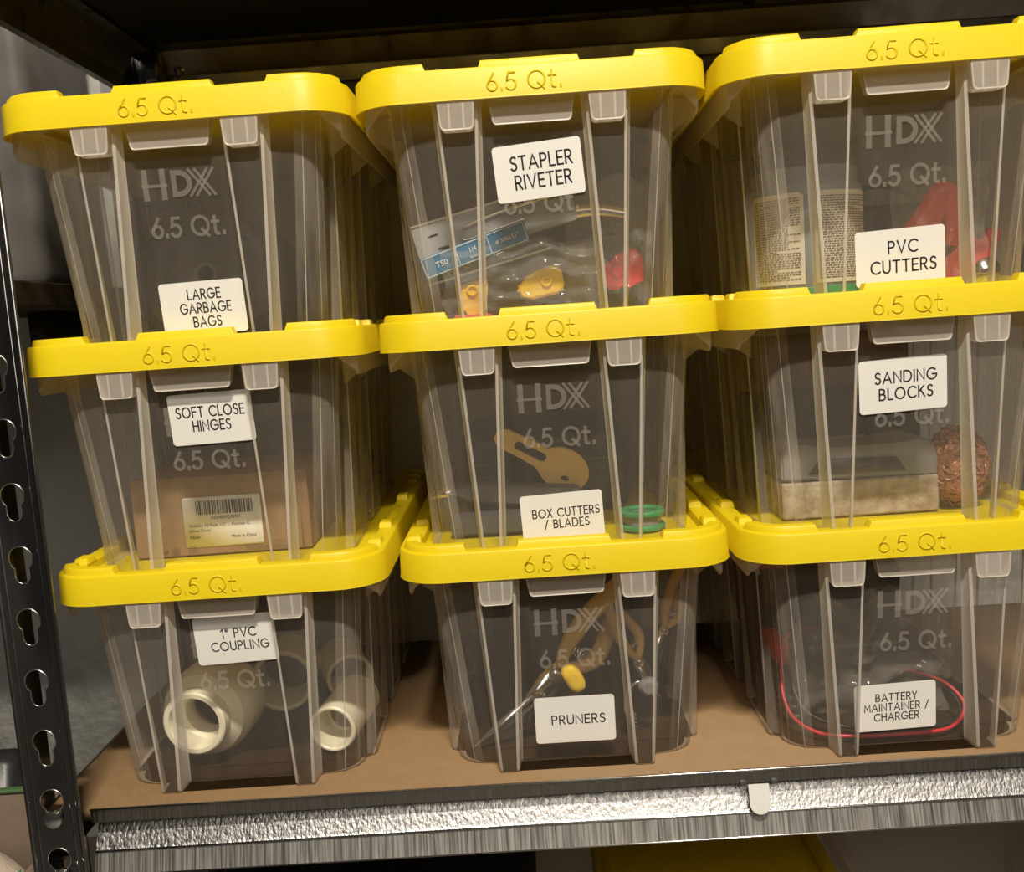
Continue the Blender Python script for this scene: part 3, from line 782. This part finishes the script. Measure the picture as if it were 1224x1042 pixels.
bm = nb(); prism(bm, [(-.013, -.010), (-.002, -.012), (.003, -.009), (.012, -.012), (.015, -.004), (.015, .010), (.010, .015), (.003, .014), (-.001, .009), (-.009, .009), (-.014, .004)], 0, .018, holes=()); bmesh.ops.bevel(bm, geom=list(bm.edges), offset=.0025, segments=3, affect='EDGES'); obj('clamp_jaw', bm, PINK, t)
bm = nb(); lathe(bm, [(0, -.002), (.004, -.002), (.0045, 0), (.0045, .003), (0, .003)], 18, T(-.003, -.0005, .001, -90), close=False); obj('pivot_pin', bm, PINK, t)
lump('leather_pouch', 'dark red-brown leather pouch at the back of the STAPLER RIVETER bin', 'pouch', k5, (-.035, .190, FL), (.035, .05, .050), BROWNRED, .2, seed=4)
lump('dark_glove', 'dark crumpled work glove at the back right of the same bin', 'glove', k5, (.036, .200, FL), (.036, .05, .038), BLACKBAG, .22, seed=6)
film('plastic_bag', 'crumpled clear bag wrapped around the yellow nozzles', k5, (-.012, .034, FL), .100, .048, 1, .005)
film('plastic_bag', 'clear plastic bag standing up at the right behind the staple pack', k5, (.046, .055, FL), .055, .088, 3, .008)
t = bxo('red_strip', (-.012, .012, 0, .03, 0, .006), PINK, None, .001, 1); t.location = inb(k5, -.045, .040, FL); tag(t, 'flat crimson plastic strip lying under the left nozzle', 'strip')

# middle centre: box cutters
k4 = (1, 1)
t = thing('wooden_key_fob', 'tan wooden paddle with a long slot and round end, in the BOX CUTTERS bin', 'wooden paddle', inb(k4, .0060, .078, .0420), (math.radians(6), math.radians(30), 0))
bm = nb()
o_ = ell(.0, .0, .0185, .0145, 30)
o_ = [(x_, z_) for x_, z_ in o_ if not (x_ < -.010 and abs(z_) < .010)]
def ang(p): return math.atan2(p[1], p[0])
up_ = sorted([p for p in o_], key=lambda p: (ang(p) + 2 * PI) % (2 * PI))
start = [p for p in up_ if ang(p) >= 0]; low = [p for p in up_ if ang(p) < 0]
outl = low + start   # from about -pi to pi going counter-clockwise
outl = outl + [(-.016, .0085), (-.024, .0085), (-.046, .0078), (-.052, .0050), (-.053, -.0015), (-.048, -.0058), (-.030, -.0062), (-.018, -.0072)]
prism(bm, outl, 0, .004, holes=[rrect(-.038, -.014, -.0022, .0042, .0028, 4), ell(.004, -.0055, .0032, .0022, 12)]); obj('paddle', bm, TAN, t, 30)
t = thing('tape_spool', 'green ringed spool lying at the right of the BOX CUTTERS bin', 'spool', inb(k4, .0565, .058, FL))
for z in (.000, .0095):
    bm = nb(); lathe(bm, ring_prof(.0155, .009, .0038, .001), 30, T(0, 0, z)); obj('green_flange', bm, GREEN, t)
bm = nb(); lathe(bm, ring_prof(.0125, .009, .008, .0005), 30, T(0, 0, .003)); obj('wound_tape', bm, MGREY, t)
t = thing('tool_case', 'black zipped tool case filling the back of the BOX CUTTERS bin', 'tool case', inb(k4, -.004, .125, FL))
bxo('case_body', (-.062, .060, 0, .16, 0, .060), BLACKP, t, .008, 3)
bm = nb(); tube(bm, [(-.058, -.0008, .040), (.056, -.0008, .040)], .0012, 6); obj('zip', bm, DGREY, t)
def cutter(label, c, rz, ry=0):
    t = thing('box_cutter', label, 'box cutter', inb(k4, *c), (0, math.radians(ry), math.radians(rz)), 'box cutters')
    bm = nb(); prism(bm, [(-.045, -.007), (.030, -.0065), (.046, -.002), (.046, .004), (.030, .008), (-.040, .0085), (-.046, .004)], 0, .012); bmesh.ops.bevel(bm, geom=list(bm.edges), offset=.0015, segments=2, affect='EDGES'); obj('grip', bm, DGREY, t)
    bm = nb(); prism(bm, [(.040, -.002), (.062, -.006), (.052, .003), (.040, .003)], .0055, .0063); obj('blade', bm, CHROME, t)
cutter('dark grey box cutter lying low at the left behind the BOX CUTTERS label', (-.028, .062, .0095), 0)
cutter('second dark grey box cutter lying above the first, blade to the left', (-.026, .082, .0270), 180, -6)

# middle bottom: pruners
k3 = (1, 0)
def pruner(label, c, rot, sc_=1, name='pruners'):
    t = thing(name, label, 'pruners', inb(k3, *c), rot, 'yellow-handled pruners'); t.scale = (sc_,) * 3
    bm = nb(); tube(bm, spline([(.006, 0, .001), (.022, 0, .006), (.050, 0, .007), (.088, 0, .001)]), [.0035 + .0028 * min(1, i / 12) for i in range(25)], 10); obj('handle', bm, MUST, t)
    bm = nb(); tube(bm, spline([(.006, 0, -.001), (.014, .006, -.012), (.024, .018, -.020), (.045, .035, -.018)]), [.0035 + .0026 * min(1, i / 12) for i in range(25)], 10); obj('handle', bm, TAN, t)
    bm = nb(); prism(bm, [(.010, -.006), (.008, .006), (-.006, .009), (-.030, .007), (-.056, -.003), (-.034, -.0005), (-.010, -.004)], -.0012, .0006); obj('blade', bm, CHROME, t)
    bm = nb(); prism(bm, [(.010, .004), (.004, -.008), (-.012, -.009), (-.036, -.006), (-.050, -.001), (-.034, -.0025), (-.008, -.001)], .0008, .0026); obj('hook_blade', bm, DGREY, t)
    bm = nb(); lathe(bm, [(0, .004), (.0032, .0035), (.0048, .002), (.005, 0), (0, 0)], 18, T(0, -.0012, 0, 90), close=False); obj('pivot_bolt', bm, CHROME, t)
    bm = nb(); tube(bm, [(.022 + .0035 * math.cos(a_ * .7), .0035 * math.sin(a_ * .7), -.008 + a_ * .00026) for a_ in range(63)], .0007, 5); obj('spring', bm, CHROME, t)
    return t
pruner('yellow-handled pruners pointing down left behind the PRUNERS label', (-.010, .056, .0475), (0, math.radians(-50), 0), 1.0)
t = thing('pruning_snips', 'pointed steel snips with one long blade at the lower left of the PRUNERS bin', 'snips', inb(k3, -.0440, .047, .0215), (0, math.radians(-38), 0))
bm = nb(); prism(bm, [(.030, -.002), (.032, .002), (-.004, .0036), (-.030, .0014), (-.034, 0), (-.004, -.0014)], 0, .0014); obj('blade', bm, CHROME, t)
bm = nb(); prism(bm, [(.030, -.005), (.030, .0), (-.004, -.0012), (-.026, -.0026), (-.004, -.005)], .0018, .0032); obj('blade', bm, MGREY, t)
bm = nb(); lathe(bm, [(0, .003), (.003, .0028), (.0042, .001), (.0042, 0), (0, 0)], 16, T(.026, -.0005, -.001, 90), close=False); obj('pivot_bolt', bm, CHROME, t)
lump('yellow_latch', 'bright yellow rounded latch knob above the PRUNERS label', 'latch', k3, (.0020, .050, .0470), (.0062, .005, .0105), YOBJ, .03, flat=False, rot=(0, -.5, 0))
pruner('second yellow-handled pruners opened upright at the right of the PRUNERS bin', (.0500, .075, .0460), (0, math.radians(-115), .4), .62)
t = thing('coil_blade', 'curved shiny steel pruner head at the right of the PRUNERS label', 'pruner head', inb(k3, .0465, .052, .0240), (0, 0, 0))
bm = nb()
for q in range(4): tube(bm, [((.0105 - .0012 * q) * math.cos(a_), .003 * q, (.0165 - .0016 * q) * math.sin(a_)) for a_ in [math.radians(60 + 12 * i) for i in range(17)]], .0014, 7)
obj('curved_blade', bm, CHROME, t)
bm = nb(); lathe(bm, [(0, .005), (.004, .0048), (.0065, .002), (.007, 0), (0, 0)], 18, T(.006, -.002, .014, 90), close=False); obj('pivot_bolt', bm, MGREY, t)
lump('dark_pouch', 'black nylon pouch filling the back of the PRUNERS bin', 'pouch', k3, (.004, .210, FL), (.060, .085, .050), BLACKP, .1, seed=11)
pruner('third pruners high at the right rear, only a yellow handle tip showing', (.0700, .085, .0640), (0, math.radians(-70), .3), .6)

# right top: jar and pvc cutters
k8 = (2, 2)
t = thing('cement_can', 'round grey can with two cream text panels, in the PVC CUTTERS bin', 'can', inb(k8, -.0385, .090, FL))
CANB = mat('blue_grey_can', (.22, .25, .29), .4)
bm = nb(); lathe(bm, [(0, 0), (.0350, 0), (.0358, .001), (.0358, .072), (.0345, .0745), (.0330, .0750), (.0330, .077), (.0338, .078), (.0330, .0795), (.0338, .081), (.0330, .0825), (.0338, .084), (.0325, .0855), (0, .0855)], 48, close=False); obj('can_body', bm, [CANB], t)
bm = nb(); lathe(bm, [(.0360, .0005), (.0362, .0010), (.0362, .0085), (.0360, .009)], 48); obj('green_band', bm, GREEN, t)
PANEL = mat('cream_print_panel', (.72, .68, .58), .5)
for (a0, a1) in ((-172, -108), (-98, -22)):
    bm = nb(); n = 14; za, zb_ = .011, .069
    A_ = [math.radians(a0 + (a1 - a0) * i / n) for i in range(n + 1)]
    lo = [bm.verts.new((.0364 * math.cos(a), .0364 * math.sin(a), za)) for a in A_]; hi = [bm.verts.new((.0364 * math.cos(a), .0364 * math.sin(a), zb_ - (.0022 if i in (0, n) else 0))) for i, a in enumerate(A_)]
    for i in range(n): bm.faces.new((lo[i], lo[i + 1], hi[i + 1], hi[i]))
    p_ = obj('text_panel', bm, PANEL, t)
    bm = nb(); z = zb_ - .004; random.seed(int(-a0))
    while z > za + .002:
        a = a0 + 4; end = a1 - 4 - random.choice((0, 0, 0, 12, 25))
        while a < end:
            wl = random.uniform(1.5, 5.5); b_ = min(a + wl, end)
            q = [math.radians(a), math.radians((a + b_) / 2), math.radians(b_)]
            v0 = [bm.verts.new((.0367 * math.cos(c_), .0367 * math.sin(c_), z)) for c_ in q]; v1 = [bm.verts.new((.0367 * math.cos(c_), .0367 * math.sin(c_), z + .0007)) for c_ in q]
            bm.faces.new((v0[0], v0[1], v1[1], v1[0])); bm.faces.new((v0[1], v0[2], v1[2], v1[1])); a = b_ + .9
        z -= .0015
    obj('fine_print', bm, GREYINK, p_, 0)
t = thing('pipe_cutter', 'red-handled PVC pipe cutter standing behind the PVC CUTTERS label', 'pipe cutter', inb(k8, .0360, .085, .0020))
bm = nb(); tube(bm, spline([(-.022, 0, .014), (-.012, 0, .034), (.000, 0, .048), (.012, 0, .064), (.020, 0, .062), (.022, 0, .046), (.018, 0, .030)]), [.0075 - .002 * abs(i - 24) / 24 for i in range(49)], 12); obj('handle', bm, REDP, t)
bm = nb(); tube(bm, spline([(.006, .006, .020), (.004, .006, .036), (.012, .006, .050), (.016, .006, .056)]), .0062, 12); obj('handle', bm, REDP, t)
bm = nb(); prism(bm, [(.012, .006), (.036, .010), (.052, .034), (.050, .040), (.044, .040), (.040, .032), (.034, .030), (.033, .041), (.028, .041), (.022, .026), (.010, .020)], -.004, .010); bmesh.ops.bevel(bm, geom=list(bm.edges), offset=.0014, segments=2, affect='EDGES'); obj('cutter_head', bm, REDP, t)
bm = nb(); prism(bm, [(.024, .038), (.034, .042), (.030, .056), (.027, .058)], .002, .0034); obj('blade', bm, CHROME, t)
t = thing('steel_bit', 'round-ended steel blade tip at the lower right of the PVC CUTTERS bin', 'blade', inb(k8, .0580, .040, FL), (0, math.radians(6), 0))
bm = nb(); prism(bm, [(.0075, -.0), (.0075, .010)] + arc(0, .012, .0078, .0075, -10, 190, 14) + [(-.0075, .0)], 0, .0015); obj('blade', bm, CHROME, t)
t = thing('ratchet_tool', 'dark grey ratchet tool at the back of the PVC CUTTERS bin', 'ratchet tool', inb(k8, .035, .150, FL))
bxo('tool_body', (-.04, .035, 0, .1, 0, .066), BLACKP, t, .006, 3)
bm = nb(); tube(bm, spline([(.030, -.004, .052), (.042, -.006, .050), (.040, -.004, .030), (.046, -.006, .012)]), .005, 10); obj('lever', bm, DGREY, t)
bm = nb(); tube(bm, spline([(-.03, -.006, .072), (-.01, -.010, .078), (.015, -.008, .071)]), .002, 8); obj('cord', bm, DGREY, t)
film('plastic_bag', 'thin clear bag folded over the dark ratchet tool', k8, (.040, .060, FL), .060, .080, 9, .006)

# right centre: sanding blocks
k7 = (2, 1)
t = thing('sanding_block', 'grey rounded sanding block on a worn cork base, in the SANDING BLOCKS bin', 'sanding block', inb(k7, -.0150, .062, FL))
bm = nb(); prism(bm, [(-.052, .026), (.052, .024)] + arc(.040, .036, .012, .014, 0, 80, 6) + [(.020, .046), (-.020, .047)] + arc(-.040, .042, .012, .008, 95, 180, 5), 0, .05)
bmesh.ops.bevel(bm, geom=[e for e in bm.edges], offset=.0014, segments=2, affect='EDGES'); obj('grip_block', bm, MGREY, t)
bm = nb(); prism(bm, [(-.034, .030), (.030, .029), (.024, .0385), (-.026, .040)], -.0012, 0.0); obj('grip_recess', bm, DGREY, t)
bxo('cork_base', (-.052, .052, -.001, .052, 0, .0245), CORK, t, .0012, 1)
t = thing('dark_sanding_pad', 'black sanding sponge standing behind the grey block', 'sanding pad', inb(k7, -.010, .125, FL))
bxo('foam', (-.060, .062, 0, .05, 0, .078), mat('black_abrasive', (.03, .031, .034), .8, bump=(500, .6)), t, .004, 2)
t = thing('sandpaper_sheets', 'stack of brown sandpaper sheets standing at the back of the SANDING BLOCKS bin', 'sandpaper', inb(k7, 0, .200, FL))
for q in range(3): 
    bxo('sheet', (-.070 + .002 * q, .072 - .002 * q, .006 * q, .006 * q + .0012, 0, .112 + .003 * q), mat('brown_sandpaper', (.30, .19, .13), .9, bump=(600, .5)), t)
# copper scrubber
bm = nb()
for s_ in range(60):
    a_ = random.uniform(0, 2 * PI); b_ = random.uniform(-1, 1); pts = []
    d1 = Vector((random.gauss(0, 1), random.gauss(0, 1), random.gauss(0, 1))).normalized(); d2 = d1.orthogonal().normalized(); d2 = Matrix.Rotation(a_, 3, d1) @ d2; d3 = d1.cross(d2)
    R_ = random.uniform(.75, 1.0); off = random.uniform(-.6, .6)
    for i in range(26):
        th = 2 * PI * i / 26; rr_ = math.sqrt(max(.1, R_ * R_ - off * off)); wv = 1 + .06 * math.sin(th * 14 + s_)
        v = (d2 * math.cos(th) + d3 * math.sin(th)) * rr_ * wv + d1 * off
        pts.append((v.x * .0205, v.y * .016, v.z * .027))
    tube(bm, pts, .00055, 4, True)
o = obj('wire_coils', bm, COPPER, None, 0); o['kind'] = 'stuff'
t = thing('copper_scrubber', 'coppery metal scrubbing pad at the right of the SANDING BLOCKS bin', 'scrubbing pad', inb(k7, .0525, .070, FL + .0285)); o.parent = t
lump('core', '', '', None, (0, 0, 0), (.0175, .0135, .0235), COPPER, .2, 40, 3, 4, False, parent=t)

# right bottom: battery charger
k6 = (2, 0)
t = thing('battery_charger', 'black battery charger block with a red and black lead, in the BATTERY MAINTAINER bin', 'battery charger', inb(k6, .004, .085, FL))
bxo('charger_body', (-.040, .038, 0, .085, 0, .048), BLACKP, t, .005, 3)
bm = nb(); box(bm, -.030, .028, -.0008, 0, .012, .038, .0004, 1); obj('face_panel', bm, DGREY, t)
bm = nb(); tube(bm, spline([(-.030, .03, .050), (-.062, .01, .052), (-.074, -.015, .030), (-.073, -.032, .012), (-.060, -.047, .0045), (-.040, -.054, .0035), (-.005, -.055, .0032), (.024, -.052, .0036), (.040, -.040, .0075), (.043, -.032, .0150), (.034, -.020, .0240), (.015, -.006, .028)], 8), .0013, 7); obj('red_lead', bm, mat('red_wire', (.62, .03, .05), .35), t)
bm = nb(); tube(bm, spline([(-.020, .03, .050), (-.055, .012, .055), (-.066, -.010, .032), (-.060, -.028, .010), (-.030, -.044, .0035), (.010, -.047, .0032), (.036, -.040, .0045), (.040, -.026, .016), (.020, -.004, .03)], 8), .0013, 7); obj('black_lead', bm, BLACKP, t)
t = thing('clamp_lead', 'dark coiled clamp lead heaped at the left of the BATTERY MAINTAINER bin', 'cable', inb(k6, -.0605, .110, FL))
bm = nb()
for q in range(5): tube(bm, [((.0135 - .001 * q) * math.cos(a_), (.045 - .003 * q) * math.sin(a_), .003 + .0055 * q + .001 * math.sin(3 * a_)) for a_ in [2 * PI * i / 30 for i in range(30)]], .0026, 7, True)
obj('cable_coil', bm, BLACKP, t)
bm = nb(); box(bm, -.006, .006, -.010, .030, .028, .044, .003, 2); obj('red_clamp_grip', bm, REDP, t)
lump('filler_cloth_bundle', 'dark brown cloth bundle added to hide the lit wall behind the battery charger', 'cloth bundle', k6, (.004, .245, FL), (.066, .055, .054), mat('dark_brown_cloth', (.05, .038, .032), .7, bump=(20, .6)), .14, seed=14)  # dark lump added so the bright rear wall does not show through
film('plastic_bag', 'clear plastic bag draped over the battery charger', k6, (-.010, .052, .010), .100, .082, 12, .009)
lump('red_cap_bundle', 'dull red cap bundle high at the left rear of the charger bin', 'cap bundle', k6, (-.052, .160, .088), (.018, .02, .014), mat('dull_red', (.4, .06, .05), .5), .15, seed=15)

# ------------------------------------------------------------------ neighbours of the rack
t = thing('grey_case', 'grey plastic case with rounded corner on the ledge behind the left post', 'case', (-.519, .20, .338))
bm = nb(); box(bm, -.12, .126, 0, .13, .0, .262, .012, 4); obj('case_body', bm, GREYBOX, t)
bm = nb(); box(bm, -.115, .10, -.002, .003, .150, .152); obj('seam', bm, DGREY, t)
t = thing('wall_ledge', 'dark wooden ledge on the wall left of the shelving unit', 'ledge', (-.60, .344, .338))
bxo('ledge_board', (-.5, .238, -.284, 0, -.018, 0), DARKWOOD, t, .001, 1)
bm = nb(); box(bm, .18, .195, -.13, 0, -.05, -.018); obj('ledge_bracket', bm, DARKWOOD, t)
t = thing('perforated_upright', 'grey perforated steel upright behind the rack at the upper left', 'upright', (-.3650, .318, 0))
bm = nb(); prism(bm, rrect(-.0150, .0150, -.9, 1.0, .001, 2), 0, .0015, holes=[ell(dx, .05 + .0254 * q, .0022, .0022, 10) for q in range(-30, 32) for dx in (-.006, .006)]); obj('face_plate', bm, MGREY, t)
bxo('return_flange', (.0136, .0150, .0015, .024, -.9, 1.0), MGREY, t)
t = thing('filler_tote', 'dark grey lidded tote added to darken the shelf below, at the left', 'tote', (-.165, .150, -.360))  # added dark filler where the space under the shelf is only dim
bm = nb(); vs_ = box(bm, -.125, .125, -.10, .12, 0, .19, .012, 3)
for v in vs_: v.co.x *= 1 - .12 * (1 - v.co.z / .19); v.co.y *= 1 - .1 * (1 - v.co.z / .19)
obj('tote_body', bm, DGREY, t)
bxo('tote_lid', (-.132, .132, -.108, .128, .188, .205), BLACKP, t, .005, 3)
# produce-like carton at the lower left
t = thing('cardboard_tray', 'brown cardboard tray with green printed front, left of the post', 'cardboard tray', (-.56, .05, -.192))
bxo('tray_wall', (-.2, .165, .10, .104, 0, .130), SHADECARD, t)
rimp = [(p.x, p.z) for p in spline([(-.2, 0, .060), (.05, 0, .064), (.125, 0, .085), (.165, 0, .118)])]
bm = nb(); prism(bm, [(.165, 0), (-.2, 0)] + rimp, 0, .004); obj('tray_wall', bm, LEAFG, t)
bxo('tray_side', (.161, .165, .004, .10, 0, .110), SHADECARD, t)
bxo('tray_base', (-.2, .161, .004, .10, 0, .004), SHADECARD, t)
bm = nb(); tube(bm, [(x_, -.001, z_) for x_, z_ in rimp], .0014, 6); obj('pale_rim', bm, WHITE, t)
bm = nb(); box(bm, -.2, .168, .0985, .1055, .1295, .1325, .0008, 1); obj('green_rim', bm, SHADEGREEN, t)
lump('burlap_bundle', '', '', None, (0, 0, 0), (.075, .040, .052), STONE, .06, 12, 3, 4, False, parent=None) if False else None
bm = nb(); bmesh.ops.create_icosphere(bm, subdivisions=4, radius=1)
for v in bm.verts: v.co = Vector((v.co.x * .075, v.co.y * .042, v.co.z * .050)) * (1 + .05 * noise.noise(v.co * 2.2))
o = obj('burlap_bundle', bm, STONE, None, 0); o.location = (-.4960, .105, -.131)
for p in o.data.polygons: p.use_smooth = True
tag(o, 'beige rounded cloth bundle sitting in the cardboard tray', 'bundle')
t = thing('black_tool_box', 'black case with notched edge behind the cardboard tray, at the left edge', 'tool box', (-.575, .165, -.191))
bm = nb(); prism(bm, [(-.15, 0), (.105, 0), (.125, .06), (.128, .12), (.124, .124), (.126, .130), (.120, .134), (.121, .140), (.112, .147), (-.15, .147)], 0, .03); obj('box_body', bm, BLACKP, t)
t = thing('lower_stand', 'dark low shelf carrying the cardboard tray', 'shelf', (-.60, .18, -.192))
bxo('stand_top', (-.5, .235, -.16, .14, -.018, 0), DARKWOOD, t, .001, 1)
